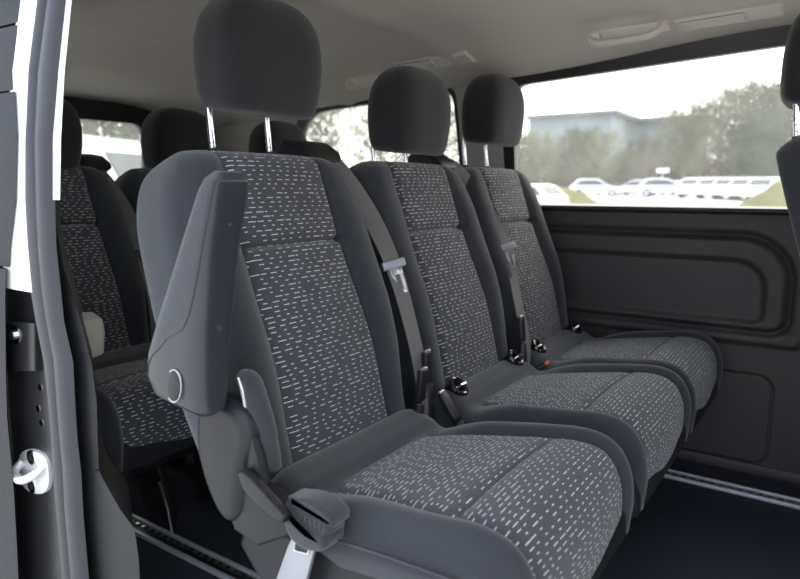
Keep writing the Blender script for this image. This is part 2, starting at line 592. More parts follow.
fab.build('armrest_cover', M['fabric'], arm, org=NO, label='charcoal fabric armrest cover')
bt = []
for k in range(20):
    a = 2 * PI * k / 20
    bt.append((-.815 + .016 * math.cos(a) + .004 * math.sin(a), .655 + .024 * math.sin(a)))
Mesh().prism(bt, .5825, .60, .003).build('armrest_button', M['plastic'], arm, org=NO)
rb = Mesh()
rb.tube([(-.815 + .018 * math.cos(a) + .004 * math.sin(a), .5835, .655 + .026 * math.sin(a)) for a in [-2.2 + 4.4 * k / 20 for k in range(21)]], .0012, 6)
rb.build('button_edge', M['steel'], arm, org=NO, label='thin pale line round the button')
for (x, z) in ((-.722, .902), (-.752, .745)):
    Mesh().disc((x - .003, .620, z), (1, 0, .2), .0055, .006, 14).build('screw_hole', M['black'], arm, org=NO)

shell = [(-.853, .520), (-.849, .576), (-.835, .604), (-.812, .619), (-.785, .622), (-.755, .617), (-.732, .602), (-.720, .574), (-.724, .548),
         (-.735, .515), (-.742, .48), (-.75, .44), (-.775, .415), (-.805, .425), (-.835, .47)]
sp_ = [(p.x, p.y) for p in spline([(a, b, 0) for a, b in shell + shell[:1]], 4)[:-1]]
Mesh().prism(sp_, .640, .70, .022, 6).build('recliner_cover', M['plastic'], seat_near, org=NO, label='rounded grey plastic recliner cover')
Mesh().prism([(-.760, .478), (-.722, .482), (-.69, .472), (-.640, .466), (-.632, .450), (-.66, .425), (-.72, .39), (-.775, .40), (-.79, .43)], .652, .70, .008, 4).build(
    'base_trim', M['plastic'], seat_near, org=NO)
lv = [(-.735, .520), (-.722, .524), (-.700, .512), (-.665, .492), (-.637, .476), (-.640, .465), (-.660, .466), (-.700, .478), (-.725, .496)]
Mesh().prism(lv, .628, .650, .006, 3).build('recline_lever', M['black'], seat_near, org=NO)
hp = [(-.742, .585), (-.728, .590), (-.712, .545), (-.700, .498), (-.712, .488), (-.735, .515)]
Mesh().prism(hp, .650, .668, .004, 2).build('hinge_plate', M['plastic'], seat_near, org=NO)
Mesh().tube([(-.768, .668, .655), (-.752, .664, .63), (-.742, .664, .59)], .0035, 8).build('hinge_rod', M['steel'], seat_near, org=NO, label='bright hinge rod')
fl = spline([(-.785, .695, .648), (-.758, .686, .645), (-.740, .680, .618), (-.724, .682, .575), (-.714, .688, .51)], 6)
m_ = Mesh().tube(fl, [(.013 + .006 * math.sin(PI * k / (len(fl) - 1))) * (1 + .03 * math.sin(k * 2.1)) for k in range(len(fl))], 14)
m_.build('side_flap', M['fabric'], seat_near, org=NO, label='puckered fabric flap')
# fabric pull loop and the silver anchor plate below it
lp = Mesh()
lp.prism([(p.x, p.y) for p in spline([(-.657, .484, 0), (-.638, .468, 0), (-.610, .455, 0), (-.580, .452, 0), (-.577, .436, 0), (-.592, .425, 0), (-.622, .420, 0), (-.648, .430, 0), (-.660, .456, 0), (-.657, .484, 0)], 4)[:-1]],
         .648, .70, .010, 5)
lp.prism([(-.654, .484), (-.575, .482), (-.580, .436), (-.648, .436)], .661, .70, .004, 2)
lp.build('pull_loop', M['fabric'], seat_near, org=NO)
pk = Mesh()
pk.prism([(p.x, p.y) for p in spline([(-.658, .490, 0), (-.612, .498, 0), (-.572, .487, 0), (-.568, .468, 0), (-.590, .474, 0), (-.630, .478, 0), (-.658, .490, 0)], 4)[:-1]], .655, .70, .008, 4)
for k in range(6):
    pk.tube([(-.640 + .0125 * k, .672, .486 - .002 * k), (-.630 + .009 * k, .664, .462), (-.618 + .006 * k, .664, .440)], .0055, 8)
pk.build('loop_fold', M['fabric'], seat_near, org=NO)
pl = [(-.650, .432), (-.612, .438), (-.608, .425), (-.628, .36), (-.650, .28), (-.705, .28), (-.694, .336), (-.665, .405)]
ap = Mesh().prism(pl, .664, .672, .002, 2).build('anchor_plate', M['silverp'], seat_near, org=NO, label='silver metal anchor plate')
Mesh().prism([(-.644, .424), (-.617, .428), (-.622, .410), (-.648, .406)], .6615, .6640, .001, 1).build('plate_slot', M['black'], ap, org=NO)
sl = Mesh().tube([(-.645, .6625, .425), (-.650, .6625, .404), (-.621, .6625, .408), (-.616, .6625, .429)], .0018, 8)
sl.build('slot_rim', M['chrome'], ap, org=NO)

# rear seat armrest end, the door light painted in as a pale colour
ra = Mesh().prism([(-1.70, .60), (-1.70, .66), (-1.235, .705), (-1.205, .695), (-1.198, .665), (-1.208, .62), (-1.235, .610)], .668, .712, .014, 4)
ra.build('armrest', M['armlit'], rear[0], org=(SX - 1.02, 1.0, 0), label='armrest coloured pale beige for the door light on it')

RO = (SX - 1.02, 1.0, 0)
fl_ = Mesh().tube([(-1.535, 1.035, .13), (-1.49, 1.025, .07), (-1.445, 1.005, .014)], .0045, 10)
fl_.build('latch_rod', M['steel'], rear[0], org=RO, label='bright steel latch rod')
bl = Mesh().prism([(-1.70, .24), (-1.62, .02), (-1.50, .02), (-1.52, .10), (-1.58, .24)], 1.04, 1.065, .004, 2)
bl.tube([(-1.56, 1.02, .10), (-1.56, 1.09, .10)], .016, 14)
bl.build('floor_latch', M['black'], rear[0], org=RO)

# ------------------------------------------------------------------ seat belts
def seat_belt(label, group, pts, dirs, tong, tdir, dark=False, w=.046):
    r = thing('seat_belt', tong, label, 'seat belt', group)
    P = spline(pts, 8)
    D = [Vector(d) for d in spline(dirs, 8)]
    Mesh().ribbon(P, D, w).build('webbing', M['belt'], r, org=tong)
    t = Vector(tong); d = Vector(tdir).normalized()
    side = Vector(dirs[2]); side = (side - d * side.dot(d)).normalized(); nn = d.cross(side)
    if nn.dot(Vector((1, -.6, .3))) < 0: nn, side = -nn, -side
    R = Matrix((side, nn, d)).transposed()
    tb = Mesh().box(t + nn * .004, (.060, .013, .022), R).build('tongue_grip', M['black'] if dark else M['silverp'], r, org=tong, bevel=.004)
    pm = Mesh()
    o = t + nn * .0085
    for sx in (-1, 1): pm.box(o + side * .010 * sx + d * .038, (.008, .003, .056), R)
    pm.box(o + d * .066, (.028, .003, .010), R)
    pm.box(o + d * .018, (.03, .003, .016), R)
    pm.build('tongue_plate', M['black'] if dark else M['steel'], tb, org=tong, bevel=.0008)
    return r
GB = 'seat belts of the middle row'
seat_belt('grey seat belt with silver tongue between the nearest and the middle seat', GB,
          [(-1.02, 1.142, 1.040), (-.985, 1.180, 1.000), (-.925, 1.222, .89), (-.868, 1.236, .775), (-.805, 1.222, .63), (-.765, 1.208, .51), (-.758, 1.200, .42)],
          [(.2, 1, 0), (.3, 1, .2), (.5, .85, .2), (.35, .95, 0), (.1, 1, 0), (.1, 1, 0), (.1, 1, 0)], (-.868, 1.236, .775), (.30, .06, -.95))
seat_belt('grey seat belt with silver tongue between the middle seat and the window seat', GB,
          [(-1.02, 1.72, 1.040), (-.985, 1.755, 1.005), (-.93, 1.805, .91), (-.852, 1.822, .775), (-.80, 1.795, .63), (-.745, 1.745, .50), (-.735, 1.725, .43)],
          [(.2, 1, 0), (.3, 1, .2), (.5, .85, .2), (.35, .95, 0), (.1, 1, 0), (.1, 1, 0), (.1, 1, 0)], (-.852, 1.822, .775), (.30, .06, -.95))
seat_belt('dark seat belt with black tongue on the rear seat by the pillar', None,
          [(-2.04, 1.19, 1.03), (-1.985, 1.22, .96), (-1.92, 1.245, .85), (-1.865, 1.245, .745), (-1.80, 1.235, .60), (-1.77, 1.22, .45)],
          [(.2, 1, 0), (.3, 1, .2), (.4, .9, .2), (.3, .95, 0), (.1, 1, 0), (.1, 1, 0)], (-1.865, 1.245, .745), (.30, 0, -.95), True)

# ------------------------------------------------------------------ vehicle shell
def zceil(X, Y):
    s = smooth(-1.05, -.1, X)
    z = 1.445 - .018 * (X + .4) ** 2
    k = .45 - .27 * s
    if Y > 1.75: z -= k * (Y - 1.75) ** 2
    if Y < 1.17: z -= .45 * (1.17 - Y) ** 2
    for rx in (-1.17, -1.78): z -= .010 * math.exp(-((X - rx) / .035) ** 2)
    z += .008 * smooth(-1.17, -1.05, X)
    return z
def yside(z): return 2.33 - .11 * smooth(0, 1, (z - .885) / .475) if False else 2.33 - .232 * max(0, z - .885)

nx, ny = 150, 50
v, f = [], []
X0, X1, Y0, Y1 = -2.85, 1.10, .60, 2.215
for i in range(nx + 1):
    for j in range(ny + 1):
        X = X0 + (X1 - X0) * i / nx; Y = Y0 + (Y1 - Y0) * j / ny
        v.append((X, Y, zceil(X, Y)))
for i in range(nx):
    for j in range(ny):
        a = i * (ny + 1) + j
        f.append((a, a + 1, a + ny + 2, a + ny + 1))
n0 = len(v)
v += [(X0, Y0, 1.50), (X0, Y1, 1.50), (X1, Y0, 1.50), (X1, Y1, 1.50)]
f.append((n0, n0 + 2, n0 + 3, n0 + 1))
E1 = lambda i, j: i * (ny + 1) + j
f.append(tuple([E1(i, 0) for i in range(nx + 1)] + [n0 + 2, n0]))
f.append(tuple([E1(i, ny) for i in range(nx + 1)] + [n0 + 3, n0 + 1]))
f.append(tuple([E1(0, j) for j in range(ny + 1)] + [n0 + 1, n0]))
f.append(tuple([E1(nx, j) for j in range(ny + 1)] + [n0 + 3, n0 + 2]))
mk('ceiling', v, f, M['head'], kind='structure')

fl = Mesh().box((-.875, 1.5, -.03), (3.95, 1.80, .06))
fl.build('floor', M['carpet'], kind='structure', smooth=False)

# far side panel: one sheet with the pressed relief of the door card
def rsdf(x, z, cx, cz, hx, hz, r):
    qx, qz = abs(x - cx) - hx + r, abs(z - cz) - hz + r
    return math.hypot(max(qx, 0), max(qz, 0)) + min(max(qx, qz), 0) - r
def relief(X, z):
    d = 0
    s1 = rsdf(X, z, -.95, .648, .83, .157, .15 if z > .648 else .05 + .10 * smooth(.55, .648, z))
    d += .016 * math.exp(-(s1 / .011) ** 2)                     # deep groove round the pad
    d -= .020 * smooth(.0, -.02, s1)                            # pad stands out
    s2 = rsdf(X, z, -.98, .625, .79, .101, .095 if z > .625 else .03 + .065 * smooth(.56, .625, z))
    d += .016 * smooth(.012, -.012, s2)                         # sunk field inside
    s3 = rsdf(X, z, -.98, .475, .90, .026, .024)
    d -= .014 * smooth(.01, -.012, s3)                          # lip under it
    s4 = rsdf(X, z, -.42, .190, .275, .155, .05)
    d += .007 * math.exp(-(s4 / .0035) ** 2)                    # storage flap gap
    return d
nx, nz = 640, 290
v, f = [], []
for i in range(nx + 1):
    X = -2.85 + 3.95 * i / nx if False else (-2.85 + 1.55 * i / 80 if i <= 80 else -1.30 + (i - 80) / (nx - 80) * 2.40)
    for j in range(nz + 1):
        z = .885 * j / nz
        v.append((X, 2.385 - .045 * (z / .885) + relief(X, z), z))
for i in range(nx):
    for j in range(nz):
        a = i * (nz + 1) + j
        f.append((a, a + nz + 1, a + nz + 2, a + 1))
n0 = len(v)
v += [(-2.85, 2.45, 0), (-2.85, 2.45, .885), (1.10, 2.45, 0), (1.10, 2.45, .885)]
f += [(n0, n0 + 1, n0 + 3, n0 + 2)]
f.append(tuple([j for j in range(nz + 1)] + [n0 + 1, n0]))
f.append(tuple([nx * (nz + 1) + j for j in range(nz + 1)] + [n0 + 3, n0 + 2]))
f.append(tuple([i * (nz + 1) + nz for i in range(nx + 1)] + [n0 + 3, n0 + 1]))
f.append(tuple([i * (nz + 1) for i in range(nx + 1)] + [n0 + 2, n0]))
wf = mk('wall_far', v, f, M['panel'], kind='structure')

# sill ledge below the far glass
Mesh().loft([[(x, 2.338, .872), (x, 2.312, .874), (x, 2.300, .882), (x, 2.303, .893), (x, 2.330, .897), (x, 2.45, .897), (x, 2.45, .872)] for x in (-2.84, -1.4, 0, 1.08)]).build(
    'trim_1', M['ledge'], kind='structure')
Mesh().loft([[(x, 2.384, .0), (x, 2.372, .0), (x, 2.368, .02), (x, 2.374, .034), (x, 2.385, .036)] for x in (-2.8, -1, 1.08)]).build(
    'baseboard_far', M['panel'], kind='structure')

def rquad(c, rs, n=10):
    """corners in order, each rounded by its radius; same number of points for any call"""
    out = []
    for i in range(4):
        p, a, b = Vector(c[i]), Vector(c[i - 1]), Vector(c[(i + 1) % 4])
        da, db = (a - p).normalized(), (b - p).normalized()
        r = rs[i]
        for k in range(n + 1):
            t = k / n
            q0, q1, q2 = p + da * r, p, p + db * r
            out.append(q0 * (1 - t) ** 2 + q1 * 2 * t * (1 - t) + q2 * t * t)
    return out
def subdiv(pts, k=4):
    out = []
    for i, p in enumerate(pts):
        q = pts[(i + 1) % len(pts)]
        for t in range(k): out.append(p + (q - p) * t / k)
    return out
def frame(name, inner, ri, outer, ro, m, put, depth=.03, parent=None, kind=None):
    A = subdiv(rquad(inner, ri)); B = subdiv(rquad(outer, ro))
    n = len(A)
    rings = [[put(p.x, p.y, depth) for p in A], [put(p.x, p.y, 0) for p in A], [put(p.x, p.y, 0) for p in B], [put(p.x, p.y, depth) for p in B]]
    ms = Mesh().loft(rings + [rings[0]], True, False)
    return ms.build(name, m, parent, kind=kind)
def pane(name, outline, ri, put, m, d0=.012, d1=.017):
    A = rquad(outline, ri)
    return Mesh().loft([[put(p.x, p.y, d0) for p in A], [put(p.x, p.y, d1) for p in A]]).build(name, m, kind='structure', smooth=False)

put_s = lambda X, z, d: (X, yside(z) + d, z)
def off(c, d):
    s = Vector((0, 0))
    for p in c: s += Vector(p) / 4
    return [(p[0] + (d if p[0] > s.x else -d), p[1] + (d if p[1] > s.y else -d)) for p in c]
w1 = [(-1.055, .892), (.62, .892), (.62, 1.398), (-1.035, 1.322)]
w1t = [(-1.095, .885), (.66, .885), (.66, 1.52), (-1.095, 1.39)]
pane('window_1', off(w1, .012), (.02,) * 4, put_s, M['glass_f'])
frame('window_gasket', w1, (.03, .03, .03, .06), w1t, (.02,) * 4, M['black'], put_s, kind='structure')
w2 = [(-2.14, .892), (-1.285, .892), (-1.285, 1.325), (-2.10, 1.285)]
w2t = [(-2.17, .885), (-1.265, .885), (-1.265, 1.340), (-2.14, 1.305)]
pane('window_2', off(w2, .008), (.06, .03, .05, .16), put_s, M['glass_r'])
frame('window_gasket', w2, (.06, .03, .05, .17), w2t, (.06, .03, .05, .17), M['black'], put_s, kind='structure')
# pillar trim: around the quarter glass, and the post between the two panes
frame('trim_2', w2t, (.06, .03, .05, .17), [(-2.85, .885), (-1.09, .885), (-1.09, 1.375), (-2.85, 1.375)], (.001,) * 4, M['pillar'],
      lambda X, z, d: (X, yside(z) + d - .006 - .02 * math.exp(-((X + 1.175) / .07) ** 2) * (1 if X > -1.27 else 0), z), kind='structure')

# tail of the vehicle
put_r = lambda Y, z, d: (-2.80 - .05 * (1.35 - z) - d, Y, z)
w3 = [(.95, .86), (1.915, .86), (1.925, 1.255), (.95, 1.250)]
pane('window_3', off(w3, .01), (.08,) * 4, put_r, M['glass_r'])
frame('window_gasket', w3, (.05, .05, .08, .08), [(.70, .80), (2.06, .80), (2.06, 1.365), (.70, 1.365)], (.02,) * 4, M['black'], put_r, kind='structure')
frame('wall_rear', [(.71, .81), (2.05, .81), (2.05, 1.36), (.71, 1.36)], (.01,) * 4, [(.60, .0), (2.36, .0), (2.36, 1.42), (.60, 1.42)], (.001,) * 4, M['pillar'],
      lambda Y, z, d: (-2.815 - d, Y, z), kind='structure')
put_n = lambda X, z, d: (X, .650 - d, z)
w4 = [(-2.62, .89), (-1.62, .89), (-1.62, 1.28), (-2.58, 1.26)]
pane('window_4', off(w4, .01), (.05,) * 4, put_n, M['glass_r'])
frame('wall_near', w4, (.06,) * 4, [(-2.83, .0), (-1.47, .0), (-1.47, 1.37), (-2.83, 1.37)], (.001,) * 4, M['pillar'], put_n, kind='structure')

frame('front_light_block', [(.85, .95), (2.15, .95), (2.05, 1.32), (.95, 1.32)], (.08,) * 4, [(.0, .0), (2.36, .0), (2.36, 1.46), (.0, 1.46)], (.001,) * 4, M['panel'],  # unseen bulkhead, added to block light from the open front
      lambda Y, z, d: (1.105 + d, Y, z), kind='structure')
# roof rail over the door opening
Mesh().prism([(-1.30, 1.275), (-1.30, 1.50), (1.10, 1.50), (1.10, 1.272), (-.2, 1.292)], .555, .615, .010, 3).build('trim_7', M['white'], kind='structure')
# ------------------------------------------------------------------ rails in the floor
def rail(Y, label):
    r = thing('floor_rail', (-.8, Y, 0), label, 'floor rail', 'seat rails set into the carpet')
    og = (-.8, Y, 0)
    xa, xb = -2.5, 1.0
    Mesh().box(((xa + xb) / 2, Y, .002), (xb - xa, .056, .004)).build('rail_bed', M['black'], r, org=og)
    for s in (-1, 1):
        Mesh().box(((xa + xb) / 2, Y + s * .0235, .007), (xb - xa, .011, .012)).build('rail_edge', M['alu'], r, org=og, bevel=.002)
    t = Mesh()
    for k in range(int((xb - xa) / .028)):
        x = xa + .02 + k * .028
        t.box((x, Y + .007, .006), (.012, .009, .006))
    t.build('locking_teeth', M['steel'], r, org=og, smooth=False)
rail(.984, 'aluminium floor rail running under the nearest seat beside the door')
rail(2.203, 'aluminium floor rail along the foot of the far side panel')

# ------------------------------------------------------------------ grab handles and vents on the headliner
def on_ceiling(X, Y):
    e = .004
    n = Vector((-(zceil(X + e, Y) - zceil(X - e, Y)) / (2 * e), -(zceil(X, Y + e) - zceil(X, Y - e)) / (2 * e), 1)).normalized()
    return Vector((X, Y, zceil(X, Y))), -n
def grab_handle(X0, X1, Y, label):
    xm = (X0 + X1) / 2
    p, n = on_ceiling(xm, Y)
    r = thing('grab_handle', p, label, 'grab handle', 'grab handles on the headliner')
    L = X1 - X0
    side = n.cross(Vector((1, 0, 0))).normalized()
    ys = []
    bar = []
    for t in [k / 24 for k in range(25)]:
        u = -1 + 2 * t
        h = .042 * (1 - abs(u) ** 6)
        q, nn = on_ceiling(xm + u * L / 2, Y)
        bar.append(q + nn * (h * .85 + .002) + Vector((0, -.42 * h - .012, 0)))
    m = Mesh()
    rings = []
    for i, q in enumerate(bar):
        t = (bar[min(i + 1, 24)] - bar[max(i - 1, 0)]).normalized()
        nn = t.cross(side).normalized()
        rings.append([q + side * .011 * math.cos(a) + nn * .0095 * math.sin(a) for a in [2 * PI * k / 14 for k in range(14)]])
    m.loft(rings)
    m.build('grip', M['headtrim'], r, org=p)
    for u in (-1, 1):
        q, nn = on_ceiling(xm + u * L * .44, Y)
        R = Matrix((Vector((1, 0, 0)), side, nn)).transposed()
        Mesh().box(q + nn * .006, (.045, .036, .020), R).build('mount', M['headtrim'], r, org=p, bevel=.006)
    q, nn = on_ceiling(xm, Y)
    R = Matrix((Vector((1, 0, 0)), side, nn)).transposed()
    Mesh().box(q + nn * .002, (L * .86, .056, .006), R).build('backing_plate', M['headtrim'], r, org=p, bevel=.002)
grab_handle(-.70, -.475, 2.055, 'beige grab handle on the headliner above the far window')
grab_handle(-1.66, -1.44, 2.065, 'dim grab handle on the headliner above the rear quarter window')
def vent(X0, X1, Y, label, gapx, slats_from, slats_to):
    xm = (X0 + X1) / 2
    p, n = on_ceiling(xm, Y)
    r = thing('ceiling_vent', p, label, 'air vent', 'air vents in the headliner')
    side = n.cross(Vector((1, 0, 0))).normalized()
    if side.y < 0: side = -side
    tx = side.cross(n).normalized()
    if tx.x < 0: tx = -tx
    R = Matrix((tx, side, n)).transposed()
    L, W = X1 - X0, .086
    P = lambda a, b, c: p + tx * a + side * b + n * c
    Mesh().box(P(0, 0, 0), (L, W, .010), R).build('backing', M['headtrim'], r, org=p, bevel=.004)
    fr = Mesh()
    A = rquad([(-L / 2 + .006, -W / 2 + .006), (L / 2 - .006, -W / 2 + .006), (L / 2 - .006, W / 2 - .006), (-L / 2 + .006, W / 2 - .006)], (.012,) * 4, 6)
    fr.tube([P(a.x, a.y, .005) for a in A] + [P(A[0].x, A[0].y, .005)], .0028, 6, False)
    fr.build('frame', M['headtrim'], r, org=p)
    xa, xb = X0 + L * slats_from - xm, X0 + L * slats_to - xm
    Mesh().box(P((xa + xb) / 2, 0, .0045), (xb - xa, W * .70, .003), R).build('grille_bed', M['bed'], r, org=p)
    for k in range(5):
        b = -W * .29 + W * .58 * k / 4
        Mesh().box(P((xa + xb) / 2, b, .0075), (xb - xa, .0055, .005), R).build('slat', M['headtrim'], r, org=p, bevel=.001)
    Mesh().box(P(xb + .004, 0, .0075), (.006, W * .62, .006), R).build('slider', M['headtrim'], r, org=p, bevel=.001)
    Mesh().box(P((xb + L / 2) / 2 + .008, 0, .006), (L / 2 - xb - .03, W * .72, .003), R).build('lamp_cover', M['headtrim'], r, org=p, bevel=.001)
vent(-.455, -.185, 2.085, 'beige slatted air vent beside the grab handle, top right corner', 0, .05, .66)
vent(-1.40, -1.10, 2.03, 'dark slatted air vent between two headrests near the quarter window', 0, .05, .5)

# ------------------------------------------------------------------ door opening: pillar, seals, striker, open sliding door
DOOR = [(-1.442, -1.113, 1.343), (-1.459, -1.14, 1.281), (-1.491, -1.191, 1.162), (-1.524, -1.199, 1.04), (-1.554, -1.225, 0.928), (-1.578, -1.263, 0.839), (-1.603, -1.286, 0.747), (-1.621, -1.297, 0.683), (-1.644, -1.312, 0.596), (-1.669, -1.324, 0.505), (-1.692, -1.325, 0.424), (-1.715, -1.326, 0.341), (-1.742, -1.334, 0.242), (-1.793, -1.35, 0.063), (-1.841, -1.364, -0.106)]
WHITE = [(-1.14, -1.074, 1.312), (-1.168, -1.098, 1.255), (-1.221, -1.145, 1.147), (-1.23, -1.177, 1.034), (-1.257, -1.195, 0.93), (-1.296, -1.198, 0.848), (-1.32, -1.194, 0.764)]
DARK = [(-1.384, -1.244, 0.755), (-1.396, -1.235, 0.696), (-1.413, -1.217, 0.615), (-1.426, -1.211, 0.532), (-1.428, -1.211, 0.459), (-1.429, -1.218, 0.383), (-1.438, -1.216, 0.295), (-1.456, -1.215, 0.136), (-1.473, -1.215, -0.009)]
SEALA = [(-1.099, -1.056, 1.309), (-1.125, -1.082, 1.253), (-1.173, -1.13, 1.145), (-1.206, -1.158, 1.034), (-1.225, -1.168, 0.93), (-1.228, -1.174, 0.85), (-1.224, -1.177, 0.767), (-1.215, -1.168, 0.713), (-1.198, -1.155, 0.64), (-1.192, -1.156, 0.564), (-1.192, -1.155, 0.496), (-1.199, -1.155, 0.426), (-1.197, -1.16, 0.345), (-1.196, -1.158, 0.203), (-1.196, -1.157, 0.073)]
SEALB = [(-1.068, -1.02, 1.304), (-1.094, -1.041, 1.248), (-1.143, -1.08, 1.142), (-1.171, -1.115, 1.033), (-1.182, -1.131, 0.93), (-1.188, -1.139, 0.851), (-1.19, -1.135, 0.77), (-1.181, -1.133, 0.716), (-1.168, -1.113, 0.644), (-1.169, -1.117, 0.569), (-1.169, -1.119, 0.501), (-1.168, -1.115, 0.434), (-1.173, -1.119, 0.353), (-1.172, -1.117, 0.212), (-1.171, -1.115, 0.084)]
FLANGE = [(-1.035, -1.016, 1.301), (-1.056, -1.033, 1.245), (-1.096, -1.07, 1.139), (-1.132, -1.097, 1.032), (-1.148, -1.115, 0.931)]
TRIM = [(-1.201, -1.18, 0.939), (-1.204, -1.175, 0.912), (-1.209, -1.176, 0.871), (-1.209, -1.164, 0.811), (-1.207, -1.142, 0.765), (-1.205, -1.123, 0.72), (-1.197, -1.11, 0.683), (-1.184, -1.093, 0.634), (-1.188, -1.087, 0.567), (-1.191, -1.093, 0.492), (-1.187, -1.096, 0.436), (-1.186, -1.085, 0.422), (-1.189, -1.035, 0.376), (-1.191, -0.994, 0.352), (-1.19, -0.987, 0.295), (-1.189, -0.989, 0.217), (-1.187, -0.989, 0.089)]

def strip(name, st, Y, bulge, depth, m, shift=0, kind='structure', parent=None, n=9):
    rings = []
    for xl, xr, z in sorted(st, key=lambda q: q[2]):
        r = []
        for k in range(n + 1):
            t = k / n
            r.append((xl + (xr - xl) * t, Y - bulge * math.sqrt(max(0, 1 - (2 * t - 1) ** 2)), z))
        r += [(xr + shift * depth, Y + depth, z), (xl + shift * depth, Y + depth, z)]
        rings.append(r)
    return Mesh().loft(rings).build(name, m, parent, kind=kind)
strip('body_pillar', WHITE, .576, .002, .03, M['white'], -2.)
strip('trim_3', DARK, .608, .002, .03, M['darkp'], -2.)
strip('trim_4', FLANGE, .592, .003, .02, M['white'], -2.)
strip('trim_5', TRIM, .615, .004, .10, M['trimp'], -1.75)
sr = thing('door_seal', (-1.15, .585, .4), 'grey double rubber seal running down the open door frame', 'door seal')
strip('outer_bead', SEALA, .587, -.0 + .012, .02, M['rubber'], -2., None, sr).location = (1.15, -.585, -.4)
strip('inner_bead', SEALB, .592, .016, .02, M['rubber'], -2., None, sr).location = (1.15, -.585, -.4)
# lower pillar trim line and recess
Mesh().tube([(-1.185, .612, .385), (-1.140, .610, .415), (-1.098, .613, .436)], .0022, 6).build('trim_6', M['doorp'], kind='structure')

so = (-1.312, .608, .385)
st = thing('door_striker', so, 'silver oval door striker plate bolted low on the dark door pillar', 'door striker')
ov = []
for k in range(32):
    a = 2 * PI * k / 32
    ca, sa = math.cos(a), math.sin(a)
    ov.append((-1.312 + .062 * math.copysign(abs(ca) ** .85, ca), .382 + .047 * math.copysign(abs(sa) ** .75, sa) + .012 * ca))
Mesh().prism(ov, .597, .612, .003, 3).build('plate', M['striker'], st, org=so)
for z, x in ((.415, -1.308), (.352, -1.316)):
    b = Mesh().disc((x, .599, z), (0, -1, 0), .015, .005, 20).build('screw', M['chrome'], st, org=so)
    Mesh().disc((x, .5945, z), (0, -1, 0), .007, .001, 6).build('screw_socket', M['black'], b, org=so)
Mesh().tube(spline([(-1.362, .603, .392), (-1.350, .580, .378), (-1.312, .574, .374), (-1.272, .580, .392), (-1.262, .603, .408)], 6), .0085, 12).build('loop', M['striker'], st, org=so)

bo = (-1.305, .606, .645)
bk = thing('door_bracket', bo, 'small dark metal bracket with one silver bolt on the pillar', 'bracket')
Mesh().prism([(-1.372, .585), (-1.355, .688), (-1.243, .700), (-1.258, .602)], .592, .611, .004, 3).build('plate', M['darkp'], bk, org=bo)
b = Mesh().disc((-1.318, .594, .668), (0, -1, 0), .019, .004, 20).build('bolt', M['chrome'], bk, org=bo)
Mesh().disc((-1.318, .590, .668), (0, -1, 0), .009, .006, 6).build('bolt_head', M['steel'], b, org=bo)
bo = (-1.30, .606, .35)
cv = thing('latch_cover', bo, 'glossy dark latch cover with small screws around the silver striker', 'latch cover')
Mesh().prism([(-1.420, .10), (-1.366, .556), (-1.249, .574), (-1.262, .10)], .6085, .6145, .003, 2).build('cover', M['darkp'], cv, org=bo)
for (x, z) in ((-1.268, .565), (-1.284, .520), (-1.276, .492)):
    Mesh().disc((x, .609, z), (0, -1, 0), .0075, .004, 12).build('screw', M['chrome'], cv, org=bo)

# the open sliding door: three trim mouldings on its leading edge
dr = bpy.data.objects.new('door_1', None); COL.objects.link(dr); dr['kind'] = 'structure'
def seg(z0, z1, dy):
    st_ = [q for q in DOOR if z0 < q[2] < z1]
    def at(z):
        zz = [q[2] for q in DOOR][::-1]
        return (interp(z, zz, [q[0] for q in DOOR][::-1]) - .25, interp(z, zz, [q[1] for q in DOOR][::-1]), z)
    return [at(z1), ] + st_ + [at(z0)], dy
for z0, z1, dy, nm in ((1.226, 1.32, 0, 'upper_trim'), (1.119, 1.222, .0, 'window_trim'), (.806, 1.115, -.004, 'handle_trim'), (-.02, .802, -.010, 'lower_trim')):
    s_, dy = seg(z0, z1, dy)
    strip(nm, s_, .575 + dy, .006, .03, M['doorp'], -2.1, None, dr)
# ------------------------------------------------------------------ outdoors
GZ = -.55
def gz(Y): return GZ + .95 * smooth(14, 58, Y)
v, f = [], []
for i in range(41):
    for j in range(61):
        v.append((-160 + 280 * i / 40, -40 + 220 * j / 60, gz(-40 + 220 * j / 60)))
for i in range(40):
    for j in range(60):
        q = i * 61 + j
        f.append((q, q + 61, q + 62, q + 1))
n0 = len(v)
v += [(-160, -40, -3), (120, -40, -3), (120, 180, -3), (-160, 180, -3)]
f.append((n0, n0 + 1, n0 + 2, n0 + 3))
f.append(tuple([i * 61 for i in range(41)] + [n0 + 1, n0])); f.append(tuple([i * 61 + 60 for i in range(41)] + [n0 + 2, n0 + 3]))
f.append(tuple([j for j in range(61)] + [n0 + 3, n0])); f.append(tuple([40 * 61 + j for j in range(61)] + [n0 + 2, n0 + 1]))
mk('ground', v, f, M['asphalt'], kind='structure', fix=False)
def mound(X, Y, rx, ry, h, label):
    v, f = [], []
    n = 40
    for i in range(n + 1):
        for j in range(n + 1):
            a, b = -1 + 2 * i / n, -1 + 2 * j / n
            d = math.hypot(a, b)
            z = h * max(0, math.cos(min(1, d) * PI / 2)) ** 1.2 * (1 + .18 * math.sin(a * 9 + 3) * math.cos(b * 7))
            v.append((X + a * rx, Y + b * ry, gz(Y + b * ry) + z - .02))
    for i in range(n):
        for j in range(n):
            q = i * (n + 1) + j
            f.append((q, q + n + 1, q + n + 2, q + 1))
    o = mk('grass_mound', v, f, M['turf'], org=(X, Y, gz(Y)))
    o.location = (X, Y, gz(Y))
    tag(o, label, 'grass mound')
mound(-14.0, 36, 3.2, 3, 1.25, 'rough grassy mound behind the window seat headrest side of the glass')
mound(-2.9, 41, 2.2, 2.5, 1.2, 'brown grassy bank beside the front row headrest post')

